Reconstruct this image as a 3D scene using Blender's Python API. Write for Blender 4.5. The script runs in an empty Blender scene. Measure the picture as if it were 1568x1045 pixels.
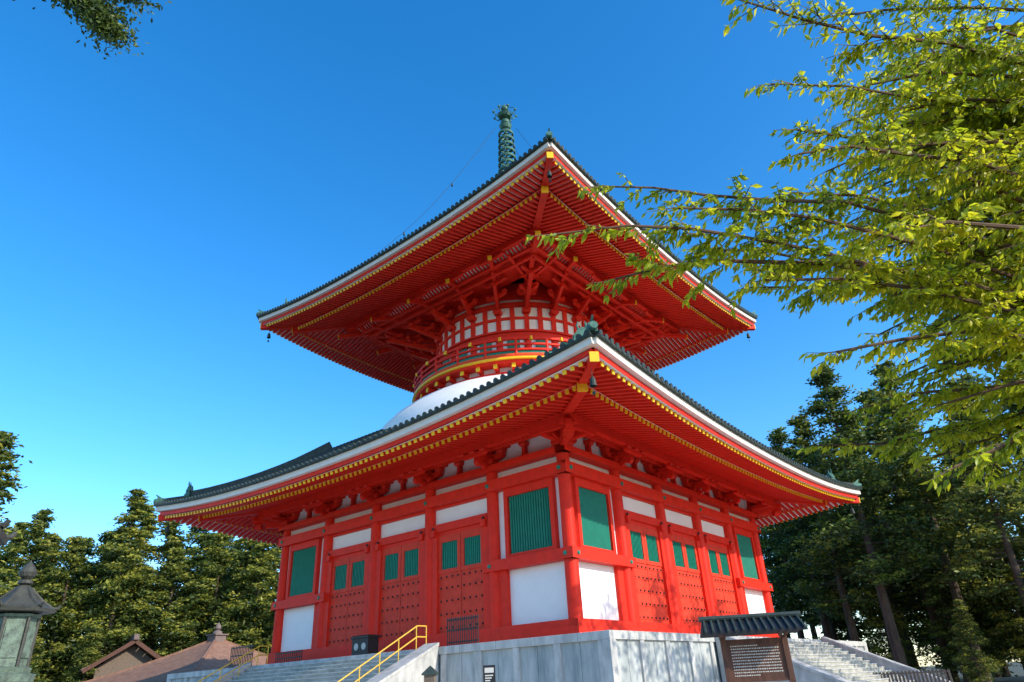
import bpy, math, random
import numpy as np
from mathutils import Matrix, Vector
random.seed(7); rng=np.random.default_rng(7)
sc=bpy.context.scene
COL=sc.collection
rad=math.radians
# ------------------------------------------------------------------ materials
def mat(name,col,rough=.6,var=.12,scale=3.0,col2=None,bump=0.0,bscale=20,metal=0.0,detail=5,spec=.3,stretch=None):
    m=bpy.data.materials.new(name); m.use_nodes=True
    nt=m.node_tree; N=nt.nodes; L=nt.links
    b=N['Principled BSDF']; b.inputs['Roughness'].default_value=rough; b.inputs['Metallic'].default_value=metal
    b.inputs['Specular IOR Level'].default_value=spec
    tc=N.new('ShaderNodeTexCoord'); mp=N.new('ShaderNodeMapping'); L.new(tc.outputs['Object'],mp.inputs[0])
    if stretch: mp.inputs['Scale'].default_value=stretch
    n=N.new('ShaderNodeTexNoise'); n.inputs['Scale'].default_value=scale; n.inputs['Detail'].default_value=detail
    n.inputs['Roughness'].default_value=.65
    L.new(mp.outputs[0],n.inputs['Vector'])
    r=N.new('ShaderNodeValToRGB'); L.new(n.outputs['Fac'],r.inputs[0])
    c2=col2 if col2 else tuple(max(0,c*(1-var*2)) for c in col)
    r.color_ramp.elements[0].position=.3; r.color_ramp.elements[1].position=.62
    r.color_ramp.elements[0].color=(*c2,1); r.color_ramp.elements[1].color=(*col,1)
    L.new(r.outputs[0],b.inputs['Base Color'])
    if bump>0:
        n2=N.new('ShaderNodeTexNoise'); n2.inputs['Scale'].default_value=bscale; n2.inputs['Detail'].default_value=4
        L.new(tc.outputs['Object'],n2.inputs['Vector'])
        bp=N.new('ShaderNodeBump'); bp.inputs['Strength'].default_value=bump; bp.inputs['Distance'].default_value=.03
        L.new(n2.outputs['Fac'],bp.inputs['Height']); L.new(bp.outputs[0],b.inputs['Normal'])
    return m
def leafmat(name,col,tr,mixf=.45,rough=.5):
    m=bpy.data.materials.new(name); m.use_nodes=True
    nt=m.node_tree; N=nt.nodes; L=nt.links
    b=N['Principled BSDF']; out=N['Material Output']; b.inputs['Roughness'].default_value=rough
    b.inputs['Specular IOR Level'].default_value=.3
    t=N.new('ShaderNodeBsdfTranslucent'); mx=N.new('ShaderNodeMixShader'); mx.inputs[0].default_value=mixf
    tc=N.new('ShaderNodeTexCoord'); n=N.new('ShaderNodeTexNoise'); n.inputs['Scale'].default_value=1.3; n.inputs['Detail'].default_value=3
    L.new(tc.outputs['Object'],n.inputs['Vector'])
    for c,sock in ((col,b.inputs['Base Color']),(tr,t.inputs[0])):
        r=N.new('ShaderNodeValToRGB'); L.new(n.outputs['Fac'],r.inputs[0])
        r.color_ramp.elements[0].position=.35; r.color_ramp.elements[1].position=.65
        r.color_ramp.elements[0].color=(c[0]*.6,c[1]*.72,c[2]*.7,1); r.color_ramp.elements[1].color=(*c,1)
        L.new(r.outputs[0],sock)
    L.new(b.outputs[0],mx.inputs[1]); L.new(t.outputs[0],mx.inputs[2]); L.new(mx.outputs[0],out.inputs[0])
    return m
RED=mat('vermilion_lacquer',(.80,.029,.012),.55,.09,2.2,spec=.2)
RED2=mat('vermilion_door',(.74,.055,.026),.6,.12,2.2,spec=.2)
ORANGE=mat('vermilion_orange',(.90,.09,.015),.5,.06,2.5)  # orange trim paint of the balcony floor ring and lowest rail
WHITE=mat('white_plaster',(.86,.85,.82),.85,.03,1.2,bump=.1,bscale=40)
BOARD=mat('eave_board_white',(.80,.72,.62),.7,.06,2)
YEL=mat('yellow_paint',(.95,.55,.02),.4,.05,3)
GREEN=mat('green_window',(.008,.23,.15),.5,.1,3)
TEAL=mat('verdigris_panel',(.02,.22,.15),.55,.1,3)
TILE=mat('roof_tile_bronze',(.045,.062,.052),.6,.2,4,col2=(.018,.028,.025))
VERD=mat('verdigris_copper',(.085,.20,.15),.6,.2,6,col2=(.03,.08,.06),bump=.3,bscale=30,metal=.2)
DARK=mat('dark_iron',(.02,.02,.022),.5,.1,8)
STONE=mat('platform_granite',(.46,.47,.44),.8,.2,1.6,col2=(.18,.21,.21),bump=.25,bscale=25,stretch=(1,1,.22),detail=8)
STONE2=mat('granite_slab',(.54,.52,.48),.8,.1,2.4,col2=(.30,.30,.28),bump=.2,bscale=30,stretch=(1,1,.4),detail=8)
STEP=mat('stair_stone',(.45,.43,.36),.85,.15,1.5,col2=(.25,.24,.20),bump=.3,bscale=18)
WOOD=mat('brown_wood',(.12,.05,.03),.65,.2,8,col2=(.06,.025,.015),stretch=(1,1,.2))
WOODL=mat('weathered_wood',(.20,.15,.11),.8,.2,8,col2=(.10,.07,.05))
BROOF=mat('cypress_bark_roof',(.32,.17,.11),.85,.2,1.5,col2=(.20,.105,.07),bump=.5,bscale=12)
BROOF2=mat('grey_tile_roof',(.22,.16,.14),.8,.2,5)
RAIL=mat('yellow_handrail',(.70,.42,.05),.35,.05,5)
PAINTW=mat('sign_lettering',(.55,.52,.46),.7,.03,5)
BARK=mat('bark',(.12,.085,.06),.9,.3,6,col2=(.045,.03,.024),bump=.6,bscale=15,stretch=(1,1,.2))
BRANCH=mat('twig_bark',(.16,.09,.05),.85,.2,20)
LBRONZE=mat('lantern_bronze',(.16,.22,.16),.6,.2,9,col2=(.06,.075,.06),bump=.4,bscale=30)
LBROWN=mat('lantern_bronze_dark',(.065,.065,.052),.55,.2,9,bump=.3,bscale=25)
# ------------------------------------------------------------------ mesh builder
class MB:
    def __init__(s,name,mats,parent=None,smooth=False):
        s.V=[];s.F=[];s.M=[];s.name=name;s.mats=mats;s.T=None;s.parent=parent;s.smooth=smooth
    def add(s,vs,fs,m):
        b=len(s.V); i=s.mats.index(m)
        if s.T is not None: vs=[tuple(s.T@Vector(v)) for v in vs]
        s.V+=vs; s.F+=[tuple(b+j for j in f) for f in fs]; s.M+=[i]*len(fs)
    def box(s,x0,x1,y0,y1,z0,z1,m):
        vs=[(x,y,z) for z in(z0,z1) for x,y in((x0,y0),(x1,y0),(x1,y1),(x0,y1))]
        s.add(vs,[(3,2,1,0),(4,5,6,7),(0,1,5,4),(1,2,6,5),(2,3,7,6),(3,0,4,7)],m)
    def beam(s,p0,p1,w,h,m,w1=None,h1=None,up=(0,0,1),cap=None):
        p0=Vector(p0);p1=Vector(p1);d=(p1-p0).normalized();r=d.cross(Vector(up))
        if r.length<1e-5: r=Vector((1,0,0))
        r.normalize();u=r.cross(d)
        w1=w if w1 is None else w1;h1=h if h1 is None else h1
        vs=[]
        for p,a,b in((p0,w/2,h/2),(p1,w1/2,h1/2)):
            vs+=[tuple(p+r*sx*a+u*sz*b) for sx,sz in((-1,-1),(1,-1),(1,1),(-1,1))]
        s.add(vs,[(0,1,2,3),(7,6,5,4),(0,4,5,1),(1,5,6,2),(2,6,7,3),(3,7,4,0)],m)
        if cap is not None:
            q=p1+d*.006
            s.add([tuple(q+r*sx*w1/2*1.04+u*sz*h1/2*1.04) for sx,sz in((-1,-1),(1,-1),(1,1),(-1,1))]+
                  [tuple(p1-d*.05+r*sx*w1/2*1.04+u*sz*h1/2*1.04) for sx,sz in((-1,-1),(1,-1),(1,1),(-1,1))],
                  [(0,1,2,3),(0,1,5,4),(1,2,6,5),(2,3,7,6),(3,0,4,7)],cap)
    def cyl(s,p0,p1,r0,r1,n,m,caps=True):
        p0=Vector(p0);p1=Vector(p1);d=(p1-p0).normalized()
        a=d.cross(Vector((0,0,1)))
        if a.length<1e-4:a=Vector((1,0,0))
        a.normalize();b=d.cross(a)
        vs=[tuple(p+(a*math.cos(2*math.pi*i/n)+b*math.sin(2*math.pi*i/n))*r) for p,r in((p0,r0),(p1,r1)) for i in range(n)]
        fs=[(i,(i+1)%n,n+(i+1)%n,n+i) for i in range(n)]
        if caps: fs+=[tuple(range(n-1,-1,-1)),tuple(range(n,2*n))]
        s.add(vs,fs,m)
    def lathe(s,prof,n,m,c=(0,0),rot=0,a0=0,a1=None):
        full=a1 is None
        k=n if full else n+1
        vs=[]
        for r,z in prof:
            for i in range(k):
                t=rot+(2*math.pi*i/n if full else a0+(a1-a0)*i/n)
                vs.append((c[0]+r*math.cos(t),c[1]+r*math.sin(t),z))
        fs=[]
        for j in range(len(prof)-1):
            for i in range(n):
                i2=(i+1)%k
                fs.append((j*k+i,j*k+i2,(j+1)*k+i2,(j+1)*k+i))
        s.add(vs,fs,m)
    def tube(s,pts,rs,n,m):
        for i in range(len(pts)-1): s.cyl(pts[i],pts[i+1],rs[i],rs[i+1],n,m,caps=(i in(0,len(pts)-2)))
    def grid(s,P,m):   # P[i][j]
        a=len(P);b=len(P[0]);vs=[tuple(p) for row in P for p in row]
        s.add(vs,[(i*b+j,i*b+j+1,(i+1)*b+j+1,(i+1)*b+j) for i in range(a-1) for j in range(b-1)],m)
    def prism(s,poly,y0,y1,m,axis='y'):
        n=len(poly)
        if axis=='y': vs=[(x,y0,z) for x,z in poly]+[(x,y1,z) for x,z in poly]
        else: vs=[(y0,x,z) for x,z in poly]+[(y1,x,z) for x,z in poly]
        s.add(vs,[tuple(range(n)),tuple(range(2*n-1,n-1,-1))]+[(i,n+i,n+(i+1)%n,(i+1)%n) for i in range(n)],m)
    def done(s,bevel=0):
        me=bpy.data.meshes.new(s.name); me.from_pydata(s.V,[],s.F)
        for m in s.mats: me.materials.append(m)
        me.polygons.foreach_set('material_index',s.M)
        if s.smooth: me.polygons.foreach_set('use_smooth',[True]*len(s.F))
        me.update()
        o=bpy.data.objects.new(s.name,me); COL.objects.link(o)
        if s.parent: o.parent=s.parent
        if bevel:
            bm=o.modifiers.new('bevel','BEVEL'); bm.width=bevel; bm.segments=1; bm.limit_method='ANGLE'
        return o
def empty(name,loc=(0,0,0),rz=0):
    e=bpy.data.objects.new(name,None); COL.objects.link(e); e.location=loc; e.rotation_euler[2]=rz; return e
def rot(k): return Matrix.Rotation(k*math.pi/2,4,'Z')
GZ=-4.1
# ================================================================== PAGODA
pag=empty('pagoda')
A=11.75
# ---------- eave system
def eave(tag,e,din,dpur,zwb,L,base,fly,dcoll,zroof,k1,k2,dtop,tile_dx,raf_dx,zapex):
    # e eave half, zwb white board top (mid), base=(tip d, z at tip, slope), fly=(tip d, z, slope)
    def lift(x,d): return L*min(1,(abs(x)/e))**2.2*max(0,min(1.05,(d-din)/(e-din)))
    zb=lambda d: base[1]+base[2]*(base[0]-d)
    zf=lambda d: fly[1]+fly[2]*(fly[0]-d)
    raf=MB(tag+'_rafters',[RED,YEL],pag); sof=MB(tag+'_soffit',[BOARD,WHITE,RED],pag)
    tl=MB(tag+'_tiles',[TILE,VERD],pag)
    W=.17;H=.2
    for k in range(4):
        for b in (raf,sof,tl): b.T=rot(k)
        n=int((e-.25)/raf_dx)
        for i in range(-n,n+1):
            x=(i+.0)*raf_dx
            d0=max(din,abs(x)+.12)
            if base[0]-d0>.25:
                raf.beam((x,-d0,zb(d0)+lift(x,d0)),(x,-base[0],zb(base[0])+lift(x,base[0])),W,H,RED,cap=YEL)
            d0=max(base[0]-1.6,abs(x)+.12)
            if fly[0]-d0>.2:
                raf.beam((x,-d0,zf(d0)+lift(x,d0)),(x,-fly[0],zf(fly[0])+lift(x,fly[0])),W,H*.9,RED,cap=YEL)
        us=np.linspace(-1,1,41)
        for (da,db,zz,off) in ((din-.1,base[0]+.06,zb,.106),(base[0]-.3,fly[0]+.15,zf,.096)):
            P=[[(u*d,-d,zz(d)+off+lift(u*d,d)) for u in us] for d in np.linspace(da,db,6)]
            sof.grid(P,WHITE)
        xs=np.linspace(-1,1,33)
        for j in range(32):
            u0,u1=xs[j],xs[j+1]
            def seg(b,d,z,w,h,m):
                b.beam((u0*d,-d,z+lift(u0*d,d)),(u1*d,-d,z+lift(u1*d,d)),w,h,m)
            # board between tiers
            seg(raf,base[0]-.06,zb(base[0])+.155,.2,.1,RED)
            # purlin
            seg(raf,dpur,zb(dpur)-.32,.34,.42,RED)
            # fascia & white board
            seg(raf,fly[0]+.02,zwb-.42+.0,.24,.22,RED)
            seg(sof,e-.12,zwb-.15,.3,.30,BOARD)
            seg(tl,e-.06,zwb+.045,.5,.09,TILE)
        # roof surface
        def zr(d): t=e-d; return zroof+k1*t+k2*t*t
        def lf(x,d): return lift(x,d)
        ds=np.linspace(e+.1,dtop,12)
        tl.grid([[(u*d,-d,zr(d)+lf(u*d,d)) for u in us] for d in ds],TILE)
        n=int((e-.1)/tile_dx)
        for i in range(-n,n+1):
            x=i*tile_dx; d1=max(dtop,abs(x)); 
            if e-d1<.15: d1=e-.15
            m=max(2,int((e-d1)/1.5)+1)
            dd=np.linspace(e+.16,d1,m+1)
            pts=[(x,-d,zr(d)+.03+lf(x,d)) for d in dd]
            tl.tube(pts,[.105]*len(pts),8,TILE)
            # round end tile
            tl.cyl((x,-e-.14,zr(e)+.03+lf(x,e)),(x,-e-.22,zr(e)+.02+lf(x,e)),.125,.125,10,TILE)
        # hip (this side's right corner) : diagonal (s,-s)
        def dg(s,z): return (s,-s,z)
        def zz(s): return zr(s)+lf(s,s)
        ss=np.linspace(dtop,e-1.6,9)
        for a,b in zip(ss[:-1],ss[1:]): tl.beam(dg(a,zz(a)+.3),dg(b,zz(b)+.3),.42,.6,TILE)
        s0=e-1.6
        # ridge-end demon tile with horns and scrolls
        T0=tl.T.copy()
        tl.T=T0@Matrix.Translation((s0+.1,-s0-.1,zz(s0)))@Matrix.Rotation(rad(-45),4,'Z')
        tl.prism([(-.42,0),(.42,0),(.46,.3),(.36,.55),(.27,.78),(.14,.95),(0,1.02),(-.14,.95),(-.27,.78),(-.36,.55),(-.46,.3)],-.1,.16,VERD,axis='x')
        for sg in(-1,1):
            tl.cyl((-.12,sg*.42,.2),(.18,sg*.42,.2),.17,.15,10,VERD)
            tl.cyl((-.1,sg*.3,.6),(.16,sg*.3,.6),.12,.1,10,VERD)
            tl.tube([(.05,sg*.14,.9),(.1,sg*.2,1.12),(.12,sg*.14,1.3)],[.07,.05,.02],6,VERD)
        tl.cyl((.0,0,.5),(.26,0,.5),.19,.12,10,VERD)
        tl.T=T0
        s1=e+.1
        tl.beam(dg(s0+.2,zz(s0)+.14),dg(s1-.35,zz(s1-.35)+.2),.34,.34,TILE)
        tl.beam(dg(s1-.42,zz(s1-.4)+.2),dg(s1-.12,zz(s1)+.3),.36,.42,VERD)
        tl.cyl(dg(s1-.2,zz(s1)+.26),dg(s1+.02,zz(s1)+.3),.19,.17,10,VERD)
        tl.beam(dg(s1-.3,zz(s1)+.42),dg(s1-.02,zz(s1)+.74),.16,.18,VERD,w1=.06,h1=.07)
        # hip rafters
        sb=base[0]+.05; sf=fly[0]+.12
        raf.beam(dg(din-.3,zb(din)-.05),dg(sb,zb(base[0])+lift(base[0],base[0])-.08),.42,.46,RED,cap=YEL)
        raf.beam(dg(base[0]-1.2,zf(base[0]-1.2)+lift(base[0]-1.2,base[0]-1.2)-.02),dg(sf,zf(fly[0])+lift(fly[0],fly[0])-.04),.36,.4,RED,cap=YEL)
        # wind bell under corner
        sx=sf-.5; zc=zf(fly[0])+lift(fly[0],fly[0])-.25
        tl.cyl(dg(sx,zc),dg(sx,zc-.3),.015,.015,4,TILE)
        tl.T=rot(k)@Matrix.Translation((sx,-sx,zc-.75))
        tl.lathe([(.15,0),(.13,.1),(.12,.25),(.09,.36),(.035,.42),(0,.46)],10,TILE)
        tl.cyl((0,0,.1),(0,0,-.22),.012,.012,4,TILE); tl.box(-.07,.07,-.01,.01,-.36,-.22,TILE)
        tl.T=rot(k)
    raf.done(); sof.done(); tl.done()
    return lift,zb,zf,zr
lift1,zb1,zf1,zr1=eave('lower_roof',18.2,11.75,13.2,8.5,1.13,(16.0,8.25,.30),(17.85,7.85,.33),0,8.6,.42,.022,10.0,.40,.40,0)
lift2,zb2,zf2,zr2=eave('upper_roof',14.6,8.4,9.5,23.4,1.12,(12.6,22.88,.32),(14.28,22.75,.25),0,23.5,.52,.022,.9,.36,.36,0)
# ---------- lower storey
w=MB('ground_floor',[RED,RED2,WHITE,GREEN,DARK,TEAL,YEL],pag)
def scrollarm(b,x0,x1,y,z0,z1,t,m):
    """boat shaped bracket arm along x"""
    L=x1-x0;h=z1-z0
    poly=[(x0,z1),(x0,z0+h*.55),(x0+L*.04,z0+h*.3),(x0+L*.1,z0+h*.1),(x0+L*.18,z0),(x1-L*.18,z0),(x1-L*.1,z0+h*.1),(x1-L*.04,z0+h*.3),(x1,z0+h*.55),(x1,z1)]
    b.prism(poly,y-t/2,y+t/2,m)
def block(b,x,y,z,s,h,m):
    """bearing block: tapered lower half"""
    vs=[];
    for zz,q in((z,.68),(z+h*.45,1),(z+h,1)):
        vs+=[(x+sx*s/2*q,y+sy*s/2*q,zz) for sx,sy in((-1,-1),(1,-1),(1,1),(-1,1))]
    fs=[(3,2,1,0),(8,9,10,11)]
    for l in(0,4): fs+=[(l+i,l+(i+1)%4,l+4+(i+1)%4,l+4+i) for i in range(4)]
    b.add(vs,fs,m)
cols=[-11.75,-7.05,-2.35,2.35,7.05,11.75]
for k in range(4):
    w.T=rot(k)
    for x in cols[:-1]: 
        w.cyl((x,-A,-.9),(x,-A,7.7),.34,.32,20,RED,caps=False)
    # wall backing
    w.box(-A,A,-A+.12,-A+.02+.3,-.9,9.6,WHITE)
    # base beam & long beams
    w.box(-A-.42,A+.419,-A-.42,-A+.1,-.9,-.28,RED)
    w.box(-A-.36,A+.361,-A-.36,-A+.1,-.28,.02,RED)
    w.box(-A-.43,A+.429,-A-.43,-A+.1,6.62,7.2,RED)
    w.box(-A-.2,A+.199,-A-.2,-A+.1,7.2,7.26,RED)
    w.box(-A-.5,A+.499,-A-.5,-A+.1,7.68,8.0,RED)
    for x in cols:
        for z in(6.91,):
            w.cyl((x,-A-.42,z),(x,-A-.49,z),.13,.1,6,TEAL)
    # corner bays
    for sg in(-1,1):
        w.box(min(sg*6.55,sg*12.19),max(sg*6.55,sg*12.19),-A-.441,-A+.1,2.6,3.1,RED)
        for x in(sg*7.05,sg*11.75):
            w.cyl((x,-A-.43,2.85),(x,-A-.5,2.85),.12,.09,6,TEAL)
        a,b_=sorted((sg*7.3,sg*7.9)); w.box(a,b_,-A-.1,-A+.15,.02,2.6,RED)
        c=sg*9.5;hw=1.35
        w.box(c-hw-.24,c-hw,-A-.16,-A+.15,3.1,6.62,RED); w.box(c+hw,c+hw+.24,-A-.16,-A+.15,3.1,6.62,RED)
        w.box(c-hw,c+hw,-A-.15,-A+.15,3.1,3.32,RED); w.box(c-hw,c+hw,-A-.15,-A+.15,6.2,6.62,RED)
        w.box(c-hw,c+hw,-A+.04,-A+.1,3.32,6.2,GREEN)
        nb=17
        for i in range(nb):
            x=c-hw+.08+(2*hw-.16)*i/(nb-1)
            w.beam((x,-A+.0,3.32),(x,-A+.0,6.2),.085,.085,GREEN,up=(1,1,0))
    # door bays
    for c in(-4.7,0,4.7):
        w.box(c-2.05,c+2.05,-A-.2,-A+.15,5.2,5.62,RED)      # lintel
        w.box(c-2.05,c+2.05,-A-.06,-A+.15,6.5,6.62,RED)
        for sg in(-1,1):
            w.box(min(c+sg*1.66,c+sg*2.06),max(c+sg*1.66,c+sg*2.06),-A-.17,-A+.15,.02,5.2,RED)
        w.box(c-1.66,c+1.66,-A-.05,-A+.15,4.98,5.2,RED)
        for sg in(-1,1):
            x0,x1=sorted((c+sg*.02,c+sg*1.66))
            y=-A
            w.box(x0,x1,y,y+.1,.05,3.0,RED2)
            w.box(x0,x1,y-.05,y+.1,3.0,3.2,RED2)
            w.box(x0,x1,y-.05,y+.1,4.62,4.98,RED2)
            w.box(x0,x0+.22,y-.05,y+.1,3.2,4.62,RED2); w.box(x1-.22,x1,y-.05,y+.1,3.2,4.62,RED2)
            w.box(x0+.22,x1-.22,y+.05,y+.1,3.2,4.62,GREEN)
            for i in range(9):
                x=x0+.28+(x1-x0-.56)*i/8
                w.box(x-.03,x+.03,y,y+.05,3.2,4.62,GREEN)
            for zr_ in(.3,.95,1.6,2.25,2.8):
                w.box(x0,x1,y-.03,y,zr_-.09,zr_+.09,RED2)
                for i in range(4):
                    x=x0+.2+(x1-x0-.4)*i/3
                    w.cyl((x,y-.03,zr_),(x,y-.09,zr_),.062,.03,8,DARK)
        for sg in(-1,1):
            w.box(c+sg*1.86-.14,c+sg*1.86+.14,-A-.36,-A-.2,4.95,5.3,RED)
            w.cyl((c+sg*1.86,-A-.28,5.3),(c+sg*1.86,-A-.28,5.45),.07,.05,8,DARK)
    # ---------------- brackets on lower storey
    for x in cols[:-1]:
        cor=(x==cols[0])
        block(w,x,-A-.05,8.0,.85,.36,RED)
        scrollarm(w,x-1.0,x+1.0,-A-.12,8.3,8.62,.3,RED)
        for dx in(-.82,0,.82): block(w,x+dx,-A-.12,8.6,.42,.26,RED)
        w.box(x-1.3,x+1.3,-A-.28,-A+.1,8.86,9.06,RED)
        if not cor:
            w.prism([(-A+.2,8.62),(-A+.2,8.3),(-A-.75,8.22),(-A-1.1,8.27),(-A-1.35,8.36),(-A-1.55,8.5),(-A-1.6,8.62)],x-.15,x+.15,RED,axis='x')
            w.cyl((x-.14,-A-1.05,8.14),(x+.14,-A-1.05,8.14),.24,.24,14,RED)
            w.cyl((x-.10,-A-.62,8.0),(x+.10,-A-.62,8.0),.17,.17,12,RED)
            scrollarm(w,x-.95,x+.95,-13.2,8.3,8.5,.28,RED)
            for dx in(-.75,0,.75): block(w,x+dx,-13.2,8.44,.38,.2,RED)
        else:
            w.beam((x,-A,8.45),(x-1.75,-A-1.75,8.42),.36,.42,RED)
            w.beam((x,-A,8.1),(x-1.1,-A-1.1,8.1),.3,.34,RED)
            T0=w.T.copy()
            w.T=T0@Matrix.Translation((x-1.45,-A-1.45,0))@Matrix.Rotation(rad(45),4,'Z')
            w.cyl((-.2,0,8.1),(.2,0,8.1),.28,.28,14,RED)
            block(w,0,0,8.5,.5,.24,RED)
            w.T=T0
            for (ax,ay) in((1,0),(0,1)):
                w.beam((x-1.45-ax*.5,-A-1.45-ay*.5,8.55),(x-1.45+ax*2.2,-A-1.45+ay*2.2,8.55),.28,.24,RED)
                w.beam((x-ax*1.5,-A-ay*1.5,8.42),(x,-A,8.42),.3,.3,RED)
    for i in range(5):
        c=(cols[i]+cols[i+1])/2
        w.prism([(c-.42,8.0),(c-.16,8.12),(c-.09,8.3),(c-.09,8.62),(c+.09,8.62),(c+.09,8.3),(c+.16,8.12),(c+.42,8.0)],-A-.18,-A+.1,RED)
        block(w,c,-A-.1,8.6,.42,.26,RED)
    w.box(-A-.2,A+.2,-A-.2,-A+.1,9.06,9.5,RED)
    w.box(-12.4,12.4,-12.5,-12.3,8.72,8.9,RED)
    w.add([(-12.4,-12.35,8.88),(12.4,-12.35,8.88),(12.95,-13.0,9.0),(-12.95,-13.0,9.0)],[(0,1,2,3)],WHITE)
    n=90
    for i in range(n+1):
        x=-12.6+25.2*i/n
        w.beam((x,-12.38,8.8),(x,-13.05,8.92),.13,.1,RED)
    w.add([(-11.8,-11.8,9.05),(11.8,-11.8,9.05),(12.4,-12.4,8.95),(-12.4,-12.4,8.95)],[(0,1,2,3)],RED)
w.T=None
w.done()
# ---------- dome, balcony, drum
d=MB('dome',[WHITE],pag,smooth=True)
d.lathe([(11.3,12.4),(11.1,13.3),(10.7,14.0),(10.1,14.65),(9.2,15.35),(8.3,15.9),(7.6,16.2),(7.2,16.25)],96,WHITE); d.done()
u=MB('drum_and_balcony',[RED,ORANGE,WHITE,TEAL,YEL,DARK],pag)
u.lathe([(7.25,16.1),(7.25,17.0)],72,WHITE)
u.lathe([(7.55,16.22),(7.55,16.4),(7.2,16.4)],72,RED); u.lathe([(7.2,16.22),(7.55,16.22)],72,RED)
def ring(r,z0,z1,t,m): u.lathe([(r-t,z0),(r,z0),(r,z1),(r-t,z1),(r-t,z0)],72,m)
for i in range(40):
    t=2*math.pi*i/40; c,s=math.cos(t),math.sin(t)
    u.beam((7.2*c,7.2*s,16.62),(8.0*c,8.0*s,16.68),.26,.3,RED,cap=YEL)
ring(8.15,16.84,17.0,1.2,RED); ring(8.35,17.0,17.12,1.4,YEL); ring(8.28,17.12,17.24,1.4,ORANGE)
u.lathe([(6.3,17.24),(8.3,17.24)],72,RED)
for z,rr in((18.55,.11),(18.12,.08),(17.72,.08),(17.34,.09)):
    P=[(8.15*math.cos(2*math.pi*i/72),8.15*math.sin(2*math.pi*i/72),z) for i in range(73)]
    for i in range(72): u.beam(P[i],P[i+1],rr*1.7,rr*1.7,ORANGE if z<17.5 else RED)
for i in range(24):
    t=2*math.pi*(i+.5)/24; c,s=math.cos(t)*8.15,math.sin(t)*8.15
    u.cyl((c,s,17.2),(c,s,18.5),.085,.085,8,RED)
ring(8.12,17.42,17.64,.04,TEAL)
for i in range(24):
    t=2*math.pi*i/24; c,s=math.cos(t)*8.15,math.sin(t)*8.15
    u.box(c-.12,c+.12,s-.12,s+.12,18.43,18.67,YEL)
ring(6.4,17.2,22.9,.1,WHITE)
ring(6.56,17.2,17.7,.2,RED); ring(6.6,19.35,19.85,.25,RED); ring(6.75,19.85,20.0,.4,RED); ring(6.52,20.95,21.15,.2,RED)
ring(6.62,21.95,22.3,.3,RED); ring(6.55,22.6,23.9,.2,RED)
for i in range(40):
    t=2*math.pi*i/40+rad(0); c,s=math.cos(t),math.sin(t)
    u.beam((6.45*c,6.45*s,19.9),(6.45*c,6.45*s,22.0),.34,.16,RED,up=(c,s,0))
for i in range(20):
    t=2*math.pi*(i+.5)/20; c,s=math.cos(t),math.sin(t)
    u.cyl((6.4*c,6.4*s,17.2),(6.4*c,6.4*s,19.4),.26,.26,12,RED,caps=False)
    block_T=Matrix.Rotation(t,4,'Z'); u.T=block_T
    block(u,6.6,0,21.35,.62,.3,RED); u.T=None
    t2=2*math.pi*i/20
    u.beam((6.5*math.cos(t2),6.5*math.sin(t2),17.7),(6.5*math.cos(t2),6.5*math.sin(t2),19.35),.9,.06,TEAL,up=(math.cos(t2),math.sin(t2),0))
u.done()
br=MB('upper_brackets',[RED,YEL,WHITE],pag)
def fan(k,x0,d0,x1,d1,corner=False):
    br.T=rot(k)
    p=lambda f,z:(x0+(x1-x0)*f,-(d0+(d1-d0)*f),z)
    wd=.34 if corner else .27
    z0=21.6
    for t in range(1,5):
        z=z0+.43*t; f=t/4
        br.beam(p(-.05,z),p(f+.03,z),wd,.26,RED,w1=wd*.9,h1=.2)
        e=p(f,z)
        block(br,e[0],e[1],z+.1,.42 if not corner else .5,.24,RED)
        if t<4:
            La=.75+.12*t
            br.prism([(e[0]-La,z+.3),(e[0]-La,z+.42),(e[0]+La,z+.42),(e[0]+La,z+.3),(e[0]+La*.7,z+.16),(e[0]-La*.7,z+.16)],e[1]-.12,e[1]+.12,RED)
            for dx in(-La*.85,La*.85): block(br,e[0]+dx,e[1],z+.40,.32,.18,RED)
            if corner:
                br.prism([(e[1]-La,z+.3),(e[1]-La,z+.42),(e[1]+La,z+.42),(e[1]+La,z+.3),(e[1]+La*.7,z+.16),(e[1]-La*.7,z+.16)],e[0]-.12,e[0]+.12,RED,axis='x')
    br.beam(p(0,21.5),p(.55,22.5),wd*.8,.24,RED)
    q=1.17 if not corner else 1.12
    br.beam(p(.25,23.55),p(q,22.82),wd,.36,RED,h1=.3,cap=YEL)
    e=p(1,0); br.T=rot(k)
    if not corner:
        scrollarm(br,e[0]-1.1,e[0]+1.1,-9.5,23.1,23.32,.26,RED)
for k in range(4):
    for a,x1 in((9,1.87),(-9,-1.87),(27,5.6),(-27,-5.6)):
        fan(k,6.4*math.sin(rad(a)),6.4*math.cos(rad(a)),x1,9.5)
    fan(k,4.53,4.53,9.5,9.5,True)
    br.T=rot(k)
    br.box(-8.3,8.3,-8.42,-8.18,22.75,22.98,RED)
    br.box(-9.3,9.3,-9.0,-8.8,22.95,23.1,RED)
    br.add([(-8.7,-8.7,23.1),(8.7,-8.7,23.1),(9.4,-9.4,23.5),(-9.4,-9.4,23.5)],[(0,1,2,3)],WHITE)
    n=60
    for i in range(n+1):
        x=-9.1+18.2*i/n
        br.beam((x,-8.75,23.06),(x,-9.4,23.42),.15,.1,RED)
    br.add([(-6.0,-6.0,23.4),(6.0,-6.0,23.4),(8.8,-8.8,23.12),(-8.8,-8.8,23.12)],[(0,1,2,3)],RED)
    br.beam((5.0,-5.9,22.6),(9.3,-7.0,23.0),.2,.24,RED); br.beam((5.9,-5.0,22.6),(7.0,-9.3,23.0),.2,.24,RED)
br.T=None
br.done()
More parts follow.
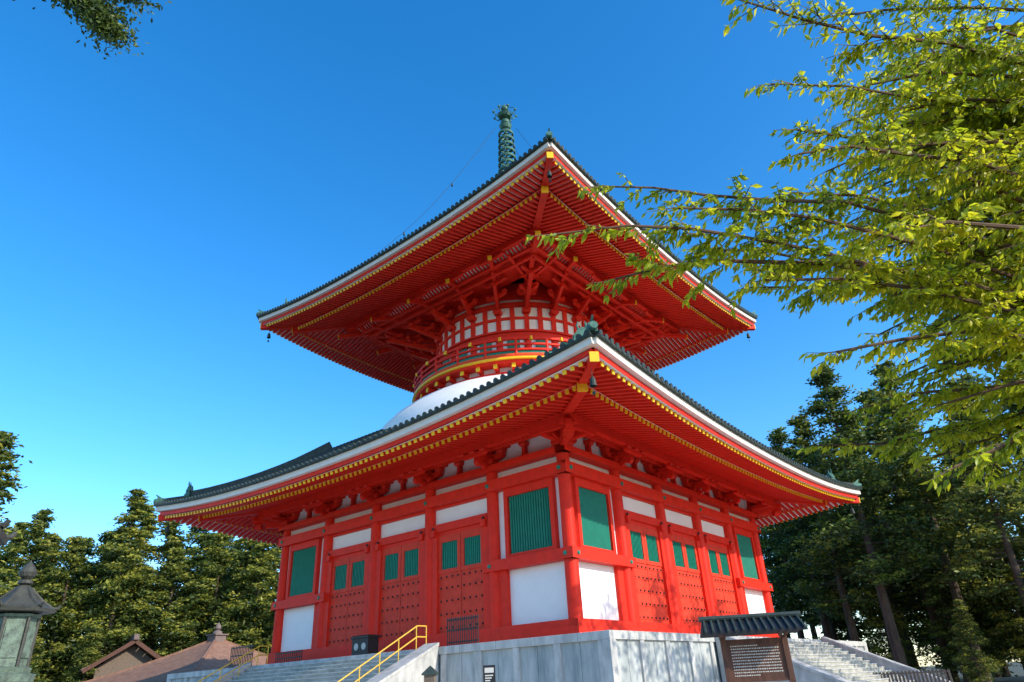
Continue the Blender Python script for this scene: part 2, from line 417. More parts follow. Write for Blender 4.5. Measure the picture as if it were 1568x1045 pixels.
# ---------- spire
sp=MB('spire',[VERD,TILE],pag)
sp.box(-1.3,1.3,-1.3,1.3,34.2,36.0,VERD); sp.box(-1.5,1.5,-1.5,1.5,36.0,36.25,VERD)
sp.lathe([(1.1,36.25),(1.05,36.7),(.7,37.1),(.3,37.3)],24,VERD)
sp.lathe([(.3,37.3),(.7,37.5),(.95,37.85),(.6,37.8),(.16,38)],24,VERD)
sp.cyl((0,0,34),(0,0,48.2),.15,.08,12,VERD)
for i in range(9):
    z=38.5+i*.76; r=.95-.028*i
    sp.lathe([(r-.16,z),(r,z-.02),(r+.04,z+.11),(r,z+.24),(r-.16,z+.22),(r-.16,z)],24,VERD)
    sp.lathe([(.2,z-.1),(.3,z+.1),(.2,z+.3)],12,VERD)
    for j in range(6):
        t=math.pi*j/3; sp.beam((0,0,z+.11),((r-.05)*math.cos(t),(r-.05)*math.sin(t),z+.11),.08,.1,VERD)
        sp.cyl((r*math.cos(t),r*math.sin(t),z-.02),(r*math.cos(t),r*math.sin(t),z-.2),.04,.06,6,VERD)
sp.lathe([(.1,45.2),(.45,45.45),(.62,45.8),(.4,45.85),(.15,46)],16,VERD)
sp.lathe([(.1,46.0),(.36,46.15),(.4,46.45),(.2,46.65),(.1,46.7)],16,VERD)
sp.lathe([(.1,46.8),(.55,46.9),(.72,47.15),(.5,47.25),(.1,47.3)],16,VERD)
for j in range(8):
    t=math.pi*j/4+.2; c,s=math.cos(t),math.sin(t)
    sp.tube([(.3*c,.3*s,46.9),(.8*c,.8*s,46.95),(1.12*c,1.12*s,47.35),(1.0*c,1.0*s,47.75)],[.05,.05,.045,.03],6,VERD)
    sp.tube([(1.0*c,1.0*s,47.75),(.5*c,.5*s,48.0),(.1*c,.1*s,48.1)],[.03,.03,.03],5,VERD)
    sp.T=Matrix.Translation((1.15*c,1.15*s,47.4)); sp.lathe([(0,-.14),(.12,-.05),(.12,.06),(0,.15)],8,VERD); sp.T=None
sp.lathe([(.05,47.7),(.3,47.9),(.36,48.15),(.22,48.42),(.06,48.62),(0,48.85)],14,VERD)
for k in range(4):
    sp.T=rot(k)
    pts=[]
    for i in range(13):
        f=i/12; s=.7+(9.6-.7)*f; z=45.6+(29.0-45.6)*f-1.6*math.sin(math.pi*f)
        z=max(z,zr2(min(s,14.5))+.9); pts.append((s,-s,z))
    sp.tube(pts,[.018]*13,4,TILE)
    for i in(4,8):
        p=pts[i]; sp.cyl((p[0],p[1],p[2]),(p[0],p[1],p[2]-.35),.04,.1,6,TILE)
sp.T=None
sp.done()
# ---------- platform and stairs
pl=MB('stone_platform',[STONE,STONE2,STEP,DARK],pag)
PS=16.35
pl.box(-PS+.12,PS-.12,-PS+.12,PS-.12,GZ,-1.2,STONE)
pl.box(-PS,PS,-PS,PS,-1.2,-.9,STONE2)
for k in range(4):
    pl.T=rot(k)
    pl.box(-PS-.1,PS+.1,-PS-.1,-PS+.3,GZ,-3.75,STONE2)
    for x in np.arange(-PS+.3,PS,2.0):
        pl.box(x-.16,x+.16,-PS+.03,-PS+.3,-3.75,-1.2,STONE2)
    pl.box(PS-.35,PS+.0,-PS+.0,-PS+.35,-3.75,-1.2,STONE2)
    for x in np.arange(-PS+1.3,PS,2.0):   # slab joints
        pl.box(x-.012,x+.012,-PS-.004,-PS+.1,-1.2,-.897,DARK)
        pl.box(x-.01,x+.01,-PS+.114,-PS+.2,-3.75,-1.2,DARK)
    ns=18; rise=3.2/ns; run=.34
    for i in range(ns):
        z1=-.9-rise*(i+1)+.0
        pl.box(-6.9,6.9,-PS-run*(i+1),-PS-run*i+.02,GZ,z1+.0,STEP)
        pl.box(-6.9,6.9,-PS-run*(i+1)-.03,-PS-run*i,z1-.05,z1+.004,STONE2)
    yl=-PS-run*ns
    for sg in(-1,1):
        a,b=sorted((sg*6.9,sg*7.7))
        pl.prism([(-PS,-.86),(-PS,GZ),(yl-.4,GZ),(yl-.4,GZ+.35)],a,b,STONE2,axis='x')
        pl.prism([(-PS,-.72),(-PS,-.86),(yl-.4,GZ+.35),(yl-.4,GZ+.49)],a-.05,b+.05,STONE2,axis='x')
pl.T=None
pl.done(bevel=.015)
# ---------- ground
bpy_g=MB('ground',[],None)
g=bpy.data.materials.new('gravel_ground'); g.use_nodes=True
nt=g.node_tree;N=nt.nodes;L=nt.links;b=N['Principled BSDF'];b.inputs['Roughness'].default_value=.95
tc=N.new('ShaderNodeTexCoord'); n1=N.new('ShaderNodeTexNoise'); n1.inputs['Scale'].default_value=.06; n1.inputs['Detail'].default_value=6
ln=N.new('ShaderNodeVectorMath'); ln.operation='LENGTH'; L.new(tc.outputs['Object'],ln.inputs[0]); L.new(tc.outputs['Object'],n1.inputs['Vector'])
mr=N.new('ShaderNodeMapRange'); mr.inputs['From Min'].default_value=44; mr.inputs['From Max'].default_value=54
ad=N.new('ShaderNodeMath'); ad.operation='MULTIPLY_ADD'; ad.inputs[1].default_value=14; L.new(n1.outputs['Fac'],ad.inputs[0]); L.new(ln.outputs['Value'],ad.inputs[2])
L.new(ad.outputs[0],mr.inputs['Value'])
n2=N.new('ShaderNodeTexNoise'); n2.inputs['Scale'].default_value=9; n2.inputs['Detail'].default_value=8; L.new(tc.outputs['Object'],n2.inputs['Vector'])
r1=N.new('ShaderNodeValToRGB'); r1.color_ramp.elements[0].color=(.48,.44,.38,1); r1.color_ramp.elements[1].color=(.66,.62,.55,1); L.new(n2.outputs['Fac'],r1.inputs[0])
r2=N.new('ShaderNodeValToRGB'); r2.color_ramp.elements[0].color=(.03,.035,.015,1); r2.color_ramp.elements[1].color=(.09,.08,.04,1); L.new(n2.outputs['Fac'],r2.inputs[0])
mx=N.new('ShaderNodeMix'); mx.data_type='RGBA'; L.new(mr.outputs[0],mx.inputs['Factor']); L.new(r1.outputs[0],mx.inputs[6]); L.new(r2.outputs[0],mx.inputs[7]); L.new(mx.outputs[2],b.inputs['Base Color'])
bpy_g.mats=[g]; S=1500; bpy_g.add([(-S,-S,GZ),(S,-S,GZ),(S,S,GZ),(-S,S,GZ)],[(0,1,2,3)],g); bpy_g.done()
# ---------- handrails on stairs
def handrail(name,k,x):
    h=MB(name,[RAIL]); h.T=rot(k)
    y0=-PS+.6; y1=-PS-.34*18-.3
    for dz in(.95,.5):
        h.tube([(x,y0,-.9+dz),(x,-PS+.05,-.9+dz),(x,y1+.3,GZ+dz),(x,y1-.2,GZ+dz)],[.03]*4,8,RAIL)
    for i in range(7):
        f=i/6; y=-PS+(y1+.3+PS)*f; z=-.9+(GZ+.9)*f
        h.cyl((x,y,z-.02),(x,y,z+.95),.025,.025,8,RAIL)
    h.cyl((x,y0,-.9),(x,y0,.05),.025,.025,8,RAIL)
    h.done()
handrail('yellow_handrail',0,6.3); handrail('yellow_handrail',0,-6.3)
def barfence(name,x0,x1,y,k=0,h=1.15,m=DARK,zb=-.9,n=14,t=.035):
    f=MB(name,[m]); f.T=rot(k)
    for z in(zb+.15,zb+h*.55,zb+h-.1): f.beam((x0,y,z),(x1,y,z),.05,.06,m)
    for i in range(n+1):
        x=x0+(x1-x0)*i/n; f.beam((x,y,zb),(x,y,zb+h),t,t,m,up=(0,1,0))
    f.done()
barfence('iron_fence',7.8,9.6,-15.9); barfence('iron_fence',-9.9,-7.6,-15.9)
f=barfence('iron_fence',-9.0,-6.4,-13.5,h=.8)
barfence('wooden_fence',18.0,23.2,3.0,h=1.35,m=WOODL,zb=GZ,n=30,t=.09)
# offering box
ob=MB('offering_box',[DARK,PAINTW])
ob.box(-.95,.35,-14.2,-13.5,-.82,.05,DARK); ob.box(-1.03,.43,-14.27,-13.43,.05,.14,DARK)
for i in range(7): ob.box(-.95+.2*i,-.87+.2*i,-14.2,-13.5,.14,.19,DARK)
for s_ in(-.85,.15): ob.box(s_,s_+.1,-14.1,-13.6,-.9,-.82,DARK)
for cx in(-.6,0): ob.cyl((cx,-14.2,-.35),(cx,-14.21,-.35),.17,.17,16,PAINTW)
ob.done()
# notice board
nbE=MB('roofed_notice_board',[WOOD,TILE,PAINTW,BROOF2,DARK])
nbE.T=Matrix.Translation((22.9,-19.7,GZ))@Matrix.Rotation(rad(30),4,'Z')
for x in(-.78,.78): nbE.box(x-.07,x+.07,-.07,.07,0,2.45,WOOD)
nbE.box(-.71,.71,-.03,.03,1.42,2.32,WOOD)
for z in(1.37,2.32): nbE.box(-.78,.78,-.05,.05,z,z+.07,WOOD)
for i in range(11):
    z=2.24-.07*i; L_=1.24 if i not in(0,10) else .7
    x=-.62
    while x<-.62+L_-.05:
        q=random.uniform(.02,.05); nbE.box(x,x+q,-.034,-.031,z-.028+random.uniform(0,.008),z,PAINTW); x+=q+random.uniform(.012,.02)
for sg in(-1,1):
    nbE.add([(-1.25,0,2.88),(1.25,0,2.88),(1.3,sg*.62,2.56),(-1.3,sg*.62,2.56),(-1.25,0,2.82),(1.25,0,2.82),(1.3,sg*.62,2.5),(-1.3,sg*.62,2.5)],
        [(0,1,2,3),(4,5,6,7),(2,3,7,6),(0,3,7,4),(1,2,6,5)],DARK)
    for i in range(14):
        x=-1.2+2.4*i/13; nbE.cyl((x,0,2.9),(x*1.03,sg*.66,2.57),.035,.035,6,TILE)
    for x in(-.78,.78): nbE.beam((x,0,2.62),(x,sg*.5,2.46),.08,.08,WOOD)
nbE.cyl((-1.32,0,2.93),(1.32,0,2.93),.07,.07,8,TILE)
nbE.done()
# small sign
ss=MB('small_sign',[DARK,PAINTW,WOODL]); ss.T=Matrix.Translation((17.3,-23.9,GZ))@Matrix.Rotation(rad(35),4,'Z')
ss.cyl((0,0,0),(0,0,1.75),.03,.03,8,DARK); ss.box(-.16,.16,-.045,-.03,1.62,2.08,DARK); ss.box(-.12,.12,-.05,-.045,1.9,2.02,PAINTW)
for i in range(3): ss.box(-.11,.1-.04*i,-.05,-.045,1.82-.06*i,1.85-.06*i,PAINTW)
ss.done()
# small roofed marker post beside the stairs
gm=MB('wooden_marker_post',[WOODL,TILE]); gm.T=Matrix.Translation((14.75,-23.6,GZ))@Matrix.Rotation(rad(35),4,'Z')
gm.box(-.09,.09,-.09,.09,0,1.95,WOODL); gm.box(-.15,.15,-.15,.15,1.62,1.95,WOODL)
gm.lathe([(.3,1.95),(.3,1.99),(.12,2.12),(0,2.2)],4,TILE,rot=math.pi/4)
gm.done()
# lanterns
def lantern(name,loc,rz=0):
    b=MB(name,[LBRONZE,LBROWN]); b.T=Matrix.Translation((loc[0],loc[1],GZ))@Matrix.Rotation(rz,4,'Z')
    b.box(-.6,.6,-.6,.6,0,.25,LBROWN)
    b.lathe([(.5,.25),(.5,.4),(.3,.55),(.2,.7),(.17,1.1),(.24,1.2),(.17,1.3),(.18,1.6),(.34,1.78),(.44,1.95),(.46,2.05),(.36,2.07)],16,LBRONZE)
    b.lathe([(.36,2.07),(.38,2.14),(.30,2.16),(.29,2.84),(.34,2.86),(.34,2.9),(.2,2.92)],6,LBRONZE)
    for i in range(6):
        t=math.pi*i/3; c,s=math.cos(t),math.sin(t)
        b.cyl((.31*c,.31*s,2.12),(.31*c,.31*s,2.88),.025,.025,6,LBROWN)
        t2=t+math.pi/6; c2,s2=math.cos(t2),math.sin(t2)
        b.beam((.262*c2,.262*s2,2.28),(.262*c2,.262*s2,2.72),.22,.03,LBRONZE,up=(c2,s2,0))
        b.tube([(.10*c,.10*s,3.3),(.28*c,.28*s,3.12),(.45*c,.45*s,3.0),(.52*c,.52*s,3.0),(.56*c,.56*s,3.05)],[.03,.03,.03,.025,.02],6,LBROWN)
    b.lathe([(.3,2.92),(.5,2.93),(.52,2.98),(.4,3.04),(.25,3.15),(.12,3.3),(.08,3.34)],6,LBROWN)
    b.lathe([(.06,3.34),(.11,3.37),(.09,3.42),(.05,3.43),(.11,3.48),(.13,3.54),(.09,3.62),(.02,3.7),(0,3.74)],12,LBROWN)
    b.done()
lantern('bronze_lantern',(17.3,-35.0),.3); lantern('bronze_lantern',(22.95,-37.34),.66)
# side hall with pyramidal roof
def hall(name,c,rz,hw,zt,ze,roofm,finial=True):
    b=MB(name,[roofm,WHITE,WOOD,BROOF2,STONE2] if roofm is not BROOF2 else [WHITE,WOOD,BROOF2,STONE2]); b.T=Matrix.Translation((c[0],c[1],0))@Matrix.Rotation(rz,4,'Z')
    b.box(-hw*.72,hw*.72,-hw*.72,hw*.72,GZ,ze+.2,WHITE)
    for k in range(9):
        x=-hw*.72+hw*1.44*k/8
        for y in(-hw*.73,hw*.73):
            b.box(x-.1,x+.1,y-.06,y+.06,GZ,ze,WOOD); b.box(y-.06,y+.06,x-.1,x+.1,GZ,ze,WOOD)
    n=8
    for k in range(4):
        T0=b.T.copy(); b.T=T0@rot(k)
        rows=[]
        for i in range(n+1):
            f=i/n; dd=hw*(1-f)+.25*f; z=ze+(zt-ze)*(f*.75+.25*f*f)
            rows.append([(u*dd,-dd,z+.35*abs(u)**2.5*(1-f)) for u in np.linspace(-1,1,9)])
        b.grid(rows,roofm)
        b.grid([[(u*hw,-hw,ze+.35*abs(u)**2.5-dz) for u in np.linspace(-1,1,9)] for dz in(0,.3)],WOOD)
        b.grid([[(u*dd,-dd,ze-.3+.35*abs(u)**2.5*(dd/hw)) for u in np.linspace(-1,1,9)] for dd in(hw,hw*.7)],WOOD)
        for i in range(n):
            f=i/n; f2=(i+1)/n
            q=lambda f:(hw*(1-f)+.25*f,-(hw*(1-f)+.25*f),ze+(zt-ze)*(f*.75+.25*f*f)+.35*(1-f)+.05)
            b.beam(q(f),q(f2),.3,.22,roofm)
        b.T=T0
    if finial:
        b.box(-.8,.8,-.8,.8,zt-.3,zt+.45,BROOF2); b.box(-1.0,1.0,-1.0,1.0,zt+.45,zt+.6,BROOF2)
        b.lathe([(.65,zt+.6),(.55,zt+.95),(.2,zt+1.1),(.4,zt+1.3),(.36,zt+1.6),(0,zt+2.1)],12,BROOF2)
    b.done()
hall('side_hall',(-61.5,11.0),rad(8),11.5,4.7,-.5,BROOF)
# gabled hall further back
gh=MB('gabled_hall',[BROOF2,WOODL,WOOD]); gh.T=Matrix.Translation((-81,8,2.6))@Matrix.Rotation(rad(-15),4,'Z')@Matrix.Scale(1.25,4)
gh.box(-4.5,4.5,-3.2,3.2,-6,-.4,WOODL); gh.prism([(-3.2,-.4),(3.2,-.4),(0,2.0)],-4.4,4.4,WOODL,axis='x')
for sg in(-1,1):
    for i in range(6):
        f0,f1=i/6,(i+1)/6; zf_=lambda f:2.3-2.9*(f*1.25-.25*f*f); yf=lambda f:sg*4.6*f
        gh.beam((-5.6,(yf(f0)+yf(f1))/2,(zf_(f0)+zf_(f1))/2),(5.6,(yf(f0)+yf(f1))/2,(zf_(f0)+zf_(f1))/2),4.6/6*1.12,.22,BROOF2,up=(0,sg*(2.9/4.6)*(1.25-.5*f0),1))
    for x in(-5.62,5.62):
        gh.beam((x,0,2.2),(x,sg*4.5,-.75),.12,.4,WOOD)
gh.box(-5.9,5.9,-.25,.25,2.3,2.85,BROOF2)
gh.done()
# ================================================================== TREES
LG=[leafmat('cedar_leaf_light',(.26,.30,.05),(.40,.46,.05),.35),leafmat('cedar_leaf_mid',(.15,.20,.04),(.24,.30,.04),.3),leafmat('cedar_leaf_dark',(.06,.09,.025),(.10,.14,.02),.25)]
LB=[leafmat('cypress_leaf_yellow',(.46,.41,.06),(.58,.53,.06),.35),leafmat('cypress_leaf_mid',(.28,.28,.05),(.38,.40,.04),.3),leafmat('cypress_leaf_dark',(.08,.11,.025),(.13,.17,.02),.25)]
def quads(C,size,rg,flat=.5):
    n=len(C)
    a=rg.normal(size=(n,3)); a[:,2]*=flat; a/=np.linalg.norm(a,axis=1)[:,None]
    b=rg.normal(size=(n,3)); b-=a*(a*b).sum(1)[:,None]; b/=np.linalg.norm(b,axis=1)[:,None]
    s=size*rg.uniform(.6,1.3,(n,1))
    a=a*s*.5*1.5; b=b*s*.5*.7
    V=np.empty((n,4,3)); V[:,0]=C-a;V[:,1]=C+b;V[:,2]=C+a;V[:,3]=C-b
    return V.reshape(-1,3)
def tree_mesh(name,h,r,bare,seed,kind='cedar',ncl=260,per=55,size=.34,mats=None):
    rg=np.random.default_rng(seed)
    b=MB(name,[BARK]+mats)
    lean=rg.uniform(-.4,.4,2)
    def ax(z): return np.array([lean[0]*z/h,lean[1]*z/h,z])
    zs=np.linspace(-.3,h*.97,9); tr=h*.013+.05
    b.tube([tuple(ax(z)) for z in zs],[tr*(1-.93*(z/h)) if z>0 else tr*1.2 for z in zs],9,BARK)
    Vs=[];Ms=[]
    # big irregular boughs, each carrying several clumps
    nb=max(14,ncl//6)
    for i in range(nb):
        t=(i+rg.uniform(0,1))/nb; t=t**.9; z=h*(bare+(1-bare)*t)
        if kind=='cedar':
            env=r*((1-t)**.85)*rg.uniform(.6,1.2)+.25
            env*=min(1,.5+t*4)
        else:
            env=r*math.sqrt(max(0.02,1-(2*t-1)**2))*rg.uniform(.7,1.15)+.3
        th=rg.uniform(0,2*math.pi); dirh=np.array([math.cos(th),math.sin(th)])
        rise=rg.uniform(-.25,.1) if kind=='cedar' else rg.uniform(.1,.5)
        tip=ax(z)+np.array([dirh[0]*env,dirh[1]*env,env*rise])
        b.cyl(tuple(ax(z-(0 if kind=='cedar' else env*.3))),tuple(tip),.06*(1.2-t)+.02,.015,4,BARK,caps=False)
        big=env/r
        for j in range(6):
            f=rg.uniform(.35,1.05)
            c=ax(z)*(1-f)+tip*f+rg.normal(size=3)*np.array([.5,.5,.3])*(.25+big)
            sc_=rg.uniform(.6,1.15)*(.45+.65*big)
            n=int(per*sc_)
            C=c+rg.normal(size=(n,3))*np.array([.55,.55,.26])*sc_*(r/3.8)
            C[:,2]-=.25*((C[:,0]-c[0])**2+(C[:,1]-c[1])**2)
            Vs.append(quads(C,size,rg))
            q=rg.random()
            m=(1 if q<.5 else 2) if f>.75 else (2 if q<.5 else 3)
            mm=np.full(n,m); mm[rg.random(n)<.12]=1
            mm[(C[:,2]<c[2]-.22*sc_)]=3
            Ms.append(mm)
    V=np.concatenate(Vs); M=np.concatenate(Ms)
    base=len(b.V); b.V+=[tuple(v) for v in V.tolist()]
    nq=len(M); b.F+=[(base+4*i,base+4*i+1,base+4*i+2,base+4*i+3) for i in range(nq)]; b.M+=M.tolist()
    me=bpy.data.meshes.new(name); me.from_pydata(b.V,[],b.F)
    for m in b.mats: me.materials.append(m)
    me.polygons.foreach_set('material_index',b.M); me.update()
    return me
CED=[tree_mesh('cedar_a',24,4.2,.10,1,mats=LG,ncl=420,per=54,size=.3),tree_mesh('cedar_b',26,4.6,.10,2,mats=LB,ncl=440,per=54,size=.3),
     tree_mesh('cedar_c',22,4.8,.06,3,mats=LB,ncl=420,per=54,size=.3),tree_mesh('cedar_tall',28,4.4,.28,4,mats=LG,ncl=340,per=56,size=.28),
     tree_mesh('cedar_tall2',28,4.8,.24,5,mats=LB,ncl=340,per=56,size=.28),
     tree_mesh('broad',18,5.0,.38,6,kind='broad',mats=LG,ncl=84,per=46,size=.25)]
forest=empty('forest_trees')
def put(i,x,y,s,parent=forest,name='cedar_tree',w=1.0,rz=None):
    o=bpy.data.objects.new(name,CED[i]); COL.objects.link(o); o.location=(x,y,GZ); o.rotation_euler[2]=random.uniform(0,6.28) if rz is None else rz
    o.scale=(s*w,s*w,s); o.parent=parent; return o
# left forest
for (x,y,s,i) in [(-70,-16,1.22,1),(-98,-8,.98,2),(-93,-3,1.0,1),(-88,1,1.02,2),(-83,6,1.08,1),(-78,12,1.0,2),(-73,16.5,1.02,2),(-68,20,.92,1),(-62,24,.95,2),
    (-96,4,1.05,0),(-88,10,1.12,1),(-82,17,1.15,0),(-76,23,1.1,2),(-70,29,1.08,1),(-104,-3,1.0,1),(-90,-9,.7,2),(-84,-4,.62,2),(-78,2,.5,2),
    (-91,7,1.08,2),(-85,13.5,1.1,1),(-79,20,1.08,2),(-73,26,1.08,1),(-99,1,1.08,2),(-101,-12,.95,1),(-80.5,9,.86,2),(-75.5,14.5,.84,2),(-70,18,.8,1)]:
    put(i,x,y,s*random.uniform(1.02,1.14),w=1.2)
for i in range(12):
    x=random.uniform(-140,-108); put(random.choice([0,1,2]),x,random.uniform(-40,60),random.uniform(1.05,1.25),w=1.3)
# right forest
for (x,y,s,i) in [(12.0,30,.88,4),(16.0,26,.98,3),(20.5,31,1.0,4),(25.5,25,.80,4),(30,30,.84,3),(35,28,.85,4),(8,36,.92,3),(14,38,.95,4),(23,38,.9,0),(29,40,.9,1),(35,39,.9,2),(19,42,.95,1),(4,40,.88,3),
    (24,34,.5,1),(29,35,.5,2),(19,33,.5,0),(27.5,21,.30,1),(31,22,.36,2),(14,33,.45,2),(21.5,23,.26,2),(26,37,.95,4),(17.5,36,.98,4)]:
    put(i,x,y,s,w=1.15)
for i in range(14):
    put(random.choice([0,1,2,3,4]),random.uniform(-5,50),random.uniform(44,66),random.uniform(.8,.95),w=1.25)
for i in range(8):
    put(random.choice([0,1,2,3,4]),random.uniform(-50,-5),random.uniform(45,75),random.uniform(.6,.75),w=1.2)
# broadleaf shade trees beside the right stairs
for (x,y,s,rz) in [(34,-8.3,.97,.4),(37,-1.5,1.04,2.0),(36,6.0,1.0,4.1)]:
    put(5,x,y,s,parent=None,name='broadleaf_tree',rz=rz)
# ---------------------------------------------------- near tree with bright leaves
FL=[leafmat('zelkova_leaf',(.44,.45,.02),(.86,.84,.03),.5,.4),leafmat('zelkova_leaf_dark',(.20,.25,.02),(.50,.55,.03),.5,.4),leafmat('zelkova_leaf_yellow',(.60,.52,.03),(.94,.84,.04),.5,.4)]
nt_=MB('leafy_tree',[BRANCH,BARK]+FL)
TR=Vector((33.4,-31.0,GZ))
nt_.tube([(33.4,-31,GZ-.1),(33.3,-31,-2.4),(33.15,-31.05,-.5),(32.9,-31.0,1.4),(32.8,-31.1,3.2),(32.9,-31,5)],[.3,.22,.19,.15,.1,.05],12,BARK)
BR=[[(31.32,-31.30,.04),(30.55,-32.49,.26),(29.94,-33.44,.31),(29.52,-34.11,.37),(29.08,-34.76,.39),(28.76,-35.15,.37),(28.39,-35.53,.28)],
[(31.02,-31.57,.53),(30.30,-32.71,.94),(29.93,-33.32,1.0),(29.47,-33.93,.92),(29.10,-34.37,.92),(28.83,-34.73,.93),(28.56,-35.07,.89)],
[(31.35,-32.78,.6),(30.86,-33.45,.79),(30.5,-33.88,.8),(30.17,-34.3,.81),(29.89,-34.6,.71)],
[(31.72,-31.45,1.88),(31.08,-32.35,2.03),(30.65,-32.86,2.06),(30.23,-33.37,2.11),(29.72,-33.91,2.08)],
[(31.7,-32.74,1.63),(30.97,-33.7,1.77),(30.53,-34.2,1.76),(30.19,-34.64,1.81),(29.88,-35.08,1.88)],
[(29.94,-33.44,.31),(29.45,-33.97,.30),(29.02,-34.45,.29),(28.74,-34.66,.25),(28.5,-34.92,.14)],
[(30.49,-31.54,.48),(29.85,-32.39,.56),(29.41,-32.88,.57),(29.01,-33.45,.49)],
[(31.14,-32.49,-.56),(30.46,-33.28,-.41),(30.02,-33.72,-.49),(29.66,-34.09,-.59)],
[(31.14,-31.12,-.47),(30.57,-31.74,-.42),(29.93,-32.37,-.47),(29.52,-32.76,-.59)],
[(30.98,-32.89,-1.03),(30.57,-33.28,-1.16),(30.29,-33.54,-1.33),(30.07,-33.78,-1.44)],
[(31.14,-29.75,-.36),(30.46,-30.56,-.39),(29.87,-31.25,-.5),(29.37,-31.83,-.67),(28.99,-32.39,-.72)],
[(31.32,-33.23,-.09),(30.91,-33.76,0),(30.54,-34.2,0),(30.25,-34.5,-.1)],
# companions of the long low branches
[(31.1,-31.1,.2),(30.35,-32.2,.45),(29.75,-33.1,.52),(29.3,-33.75,.58),(28.95,-34.2,.55)],
[(31.0,-31.9,.3),(30.3,-33.0,.55),(29.75,-33.8,.66),(29.35,-34.3,.68),(28.98,-34.78,.62)],
[(30.9,-32.0,.0),(30.2,-33.1,.12),(29.75,-33.7,.14),(29.35,-34.2,.08)],
[(31.2,-31.2,.8),(30.5,-32.3,1.15),(30.0,-33.0,1.22),(29.6,-33.5,1.18)],
[(31.1,-32.2,1.0),(30.5,-33.2,1.25),(30.1,-33.8,1.3),(29.85,-34.2,1.25)]]
for i in range(76):
    th=rad(random.uniform(172,226)); z=random.uniform(-1.0,3.7) if i%3 else random.uniform(.3,2.6); r1=random.uniform(2.6,3.55); r0=random.uniform(1.1,1.6)
    c_,s_=math.cos(th),math.sin(th); k_=random.uniform(-.18,.18)
    q=lambda r,dz,off=0:(33.0+r*c_-off*s_,-31.0+r*s_+off*c_,z+dz)
    BR.append([q(r0,-.25),q(r0+(r1-r0)*.35,-.03,k_*.6),q(r0+(r1-r0)*.7,.06,k_),q(r1,-.04,k_*.8)])
def leaf(p,dirv,l):
    """pointed folded leaf"""
    d_=dirv.normalized(); s_=d_.cross(Vector((random.gauss(0,1),random.gauss(0,1),random.gauss(0,1)))).normalized(); nn=s_.cross(d_)
    wv=l*.19
    m=random.choices([FL[0],FL[1],FL[2]],[.48,.22,.30])[0]
    a=p; c=p+d_*l+nn*(-l*.1); q=p+d_*l*.45
    nt_.add([tuple(a),tuple(q+s_*wv+nn*l*.05),tuple(c),tuple(q-s_*wv+nn*l*.05),tuple(p+d_*l*.75+s_*wv*.6),tuple(p+d_*l*.75-s_*wv*.6),tuple(q),],[(0,1,6),(1,4,2,6),(0,6,3),(6,2,5,3)],m)
def twig(p,dirv,L,depth):
    n=max(3,int(L/.05)); pts=[p]; d_=dirv.normalized()
    for i in range(n):
        d_=(d_+Vector((random.gauss(0,.08),random.gauss(0,.08),random.gauss(-.03,.07)))).normalized()
        pts.append(pts[-1]+d_*(L/n))
    for i in range(n):
        if i%2==0:
            e_=min(n,i+2); nt_.cyl(pts[i],pts[e_],.0045*(1-i/n)+.0015,.0045*(1-e_/n)+.0015,3,BRANCH,caps=False)
        for sg in(-1,1):
            for rep in (0,1):
                if random.random()<(.9 if rep==0 else .5):
                    s_=d_.cross(Vector((0,0,1))).normalized()*sg
                    f=pts[i].lerp(pts[i+1],random.random())
                    leaf(f,d_*.6+s_*random.uniform(.3,.9)+Vector((0,0,random.uniform(-1.3,0))),random.uniform(.055,.098))
        if depth>0 and i>0 and random.random()<.36:
            s_=d_.cross(Vector((0,0,1))).normalized()*random.choice((-1,1))
            twig(pts[i],d_*.8+s_*.8+Vector((0,0,random.uniform(-.3,.25))),L*random.uniform(.35,.6),depth-1)
for bi,B in enumerate(BR):
    P=[Vector(p) for p in B]
    n=len(P)
    if bi!=5:
        st=Vector((33.05,-31.0,max(-3,min(4.4,P[0].z-.5)))); mid=(st+P[0])/2+Vector((0,0,.1))
        nt_.tube([tuple(st),tuple(mid),tuple(P[0])],[.045,.03,.018],6,BRANCH)
    for i in range(n-1):
        r0=.017*(1-i/n)+.004; r1=.017*(1-(i+1)/n)+.004
        nt_.cyl(P[i],P[i+1],r0,r1,6,BRANCH,caps=False)
        seg=(P[i+1]-P[i]); L_=seg.length; k_=max(2,int(L_/.08))
        for j in range(k_):
            if random.random()<.92:
                f=P[i].lerp(P[i+1],(j+random.random())/k_)
                s_=seg.cross(Vector((0,0,1))).normalized()*random.choice((-1,1))
                rem=1-(i+(j/k_))/(n-1)
                twig(f,seg.normalized()*.9+s_*random.uniform(.2,.9)+Vector((0,0,random.uniform(-.45,.45))),random.uniform(.14,.26)+.24*rem,1 if rem>.3 else 0)
    twig(P[-1],P[-1]-P[-2],.22,0)
nt_.done()
# near conifer twig, top left
ct=MB('near_cypress_tree',[BARK]+LG)
ct.tube([(20,-42,GZ),(20.1,-41.8,2),(20.3,-41.5,6.5),(20.3,-41.5,12)],[.35,.28,.2,.08],10,BARK)
def spray(P,rr):
    P=[Vector(p) for p in P]
    ct.tube([tuple(p) for p in P],[.03,.022,.015,.008][:len(P)],5,BARK)
    for i in range(len(P)-1):
        for j in range(30):
            f=P[i].lerp(P[i+1],random.random()); 
            C=np.array(f)[None,:]+rng.normal(size=(44,3))*np.array([rr,rr,rr*.55])+rng.normal(size=(1,3))*rr*.6
            V=quads(C,.045,rng,.9)
            b0=len(ct.V); ct.V+=[tuple(v) for v in V.tolist()]; k_=len(C)
            ct.F+=[(b0+4*q,b0+4*q+1,b0+4*q+2,b0+4*q+3) for q in range(k_)]; ct.M+=[random.choice([2,3,3])]*k_
spray([(20.3,-41.5,5.9),(22.0,-39.8,5.9),(23.2,-38.45,5.35)],.16)
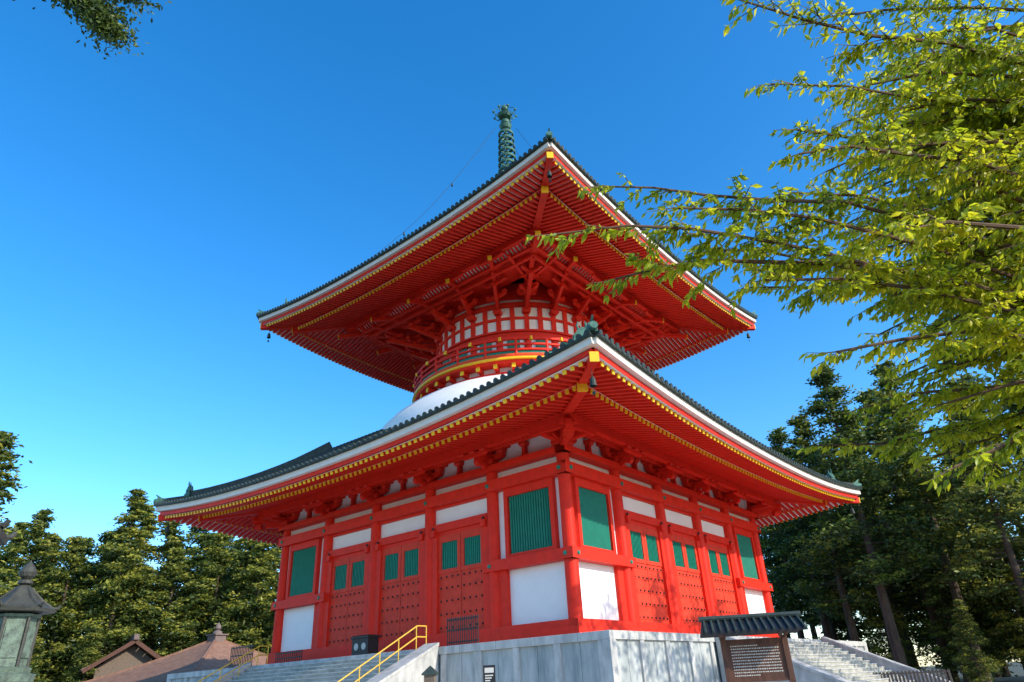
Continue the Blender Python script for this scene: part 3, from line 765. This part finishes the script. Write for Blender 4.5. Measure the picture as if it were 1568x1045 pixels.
spray([(23.2,-38.45,5.35),(23.5,-37.88,4.95),(23.64,-37.58,4.68),(23.72,-37.42,4.50)],.10)
spray([(23.3,-38.3,5.6),(23.7,-37.7,5.3),(23.95,-37.35,5.06)],.11)
ct.done()
# ================================================================== LIGHT, SKY, CAMERA
EL,AZ=29,7
Sd=Vector((math.cos(rad(EL))*math.cos(rad(AZ)),math.cos(rad(EL))*math.sin(rad(AZ)),math.sin(rad(EL))))
sl=bpy.data.lights.new('sun','SUN'); sl.energy=5; sl.angle=rad(.5); sl.color=(1,.93,.80)
so=bpy.data.objects.new('sun',sl); COL.objects.link(so); so.rotation_euler=(-Sd).to_track_quat('-Z','Y').to_euler(); so.location=(60,0,60)
wd=bpy.data.worlds.new('World'); sc.world=wd; wd.use_nodes=True
nt=wd.node_tree;N=nt.nodes;L=nt.links; bg=N['Background']; bg.inputs[1].default_value=.15
sk=N.new('ShaderNodeTexSky'); sk.sky_type='NISHITA'; sk.sun_disc=False; sk.sun_elevation=rad(EL); sk.sun_rotation=rad(90-AZ); sk.altitude=800; sk.air_density=1; sk.dust_density=.9; sk.ozone_density=2.2
hs=N.new('ShaderNodeHueSaturation'); hs.inputs['Saturation'].default_value=1.38; hs.inputs['Value'].default_value=2.3
L.new(sk.outputs[0],hs.inputs['Color']); L.new(hs.outputs[0],bg.inputs[0])
yaw,pi_,ro=rad(38.723),rad(26.860),rad(-2.895)
F=Vector((-math.sin(yaw)*math.cos(pi_),math.cos(yaw)*math.cos(pi_),math.sin(pi_)))
R=Vector((math.cos(yaw),math.sin(yaw),0)); U=R.cross(F)
R2=R*math.cos(ro)+U*math.sin(ro); U2=-R*math.sin(ro)+U*math.cos(ro)
M=Matrix(((R2.x,U2.x,-F.x,30.595),(R2.y,U2.y,-F.y,-38.823),(R2.z,U2.z,-F.z,-2.545),(0,0,0,1)))
cm=bpy.data.cameras.new('camera'); cm.lens=1042.641/1568*36; cm.sensor_width=36; cm.clip_end=4000; cm.clip_start=.05
co=bpy.data.objects.new('camera',cm); COL.objects.link(co); co.matrix_world=M; sc.camera=co
sc.view_settings.view_transform='Standard'; sc.view_settings.look='None'; sc.view_settings.exposure=0
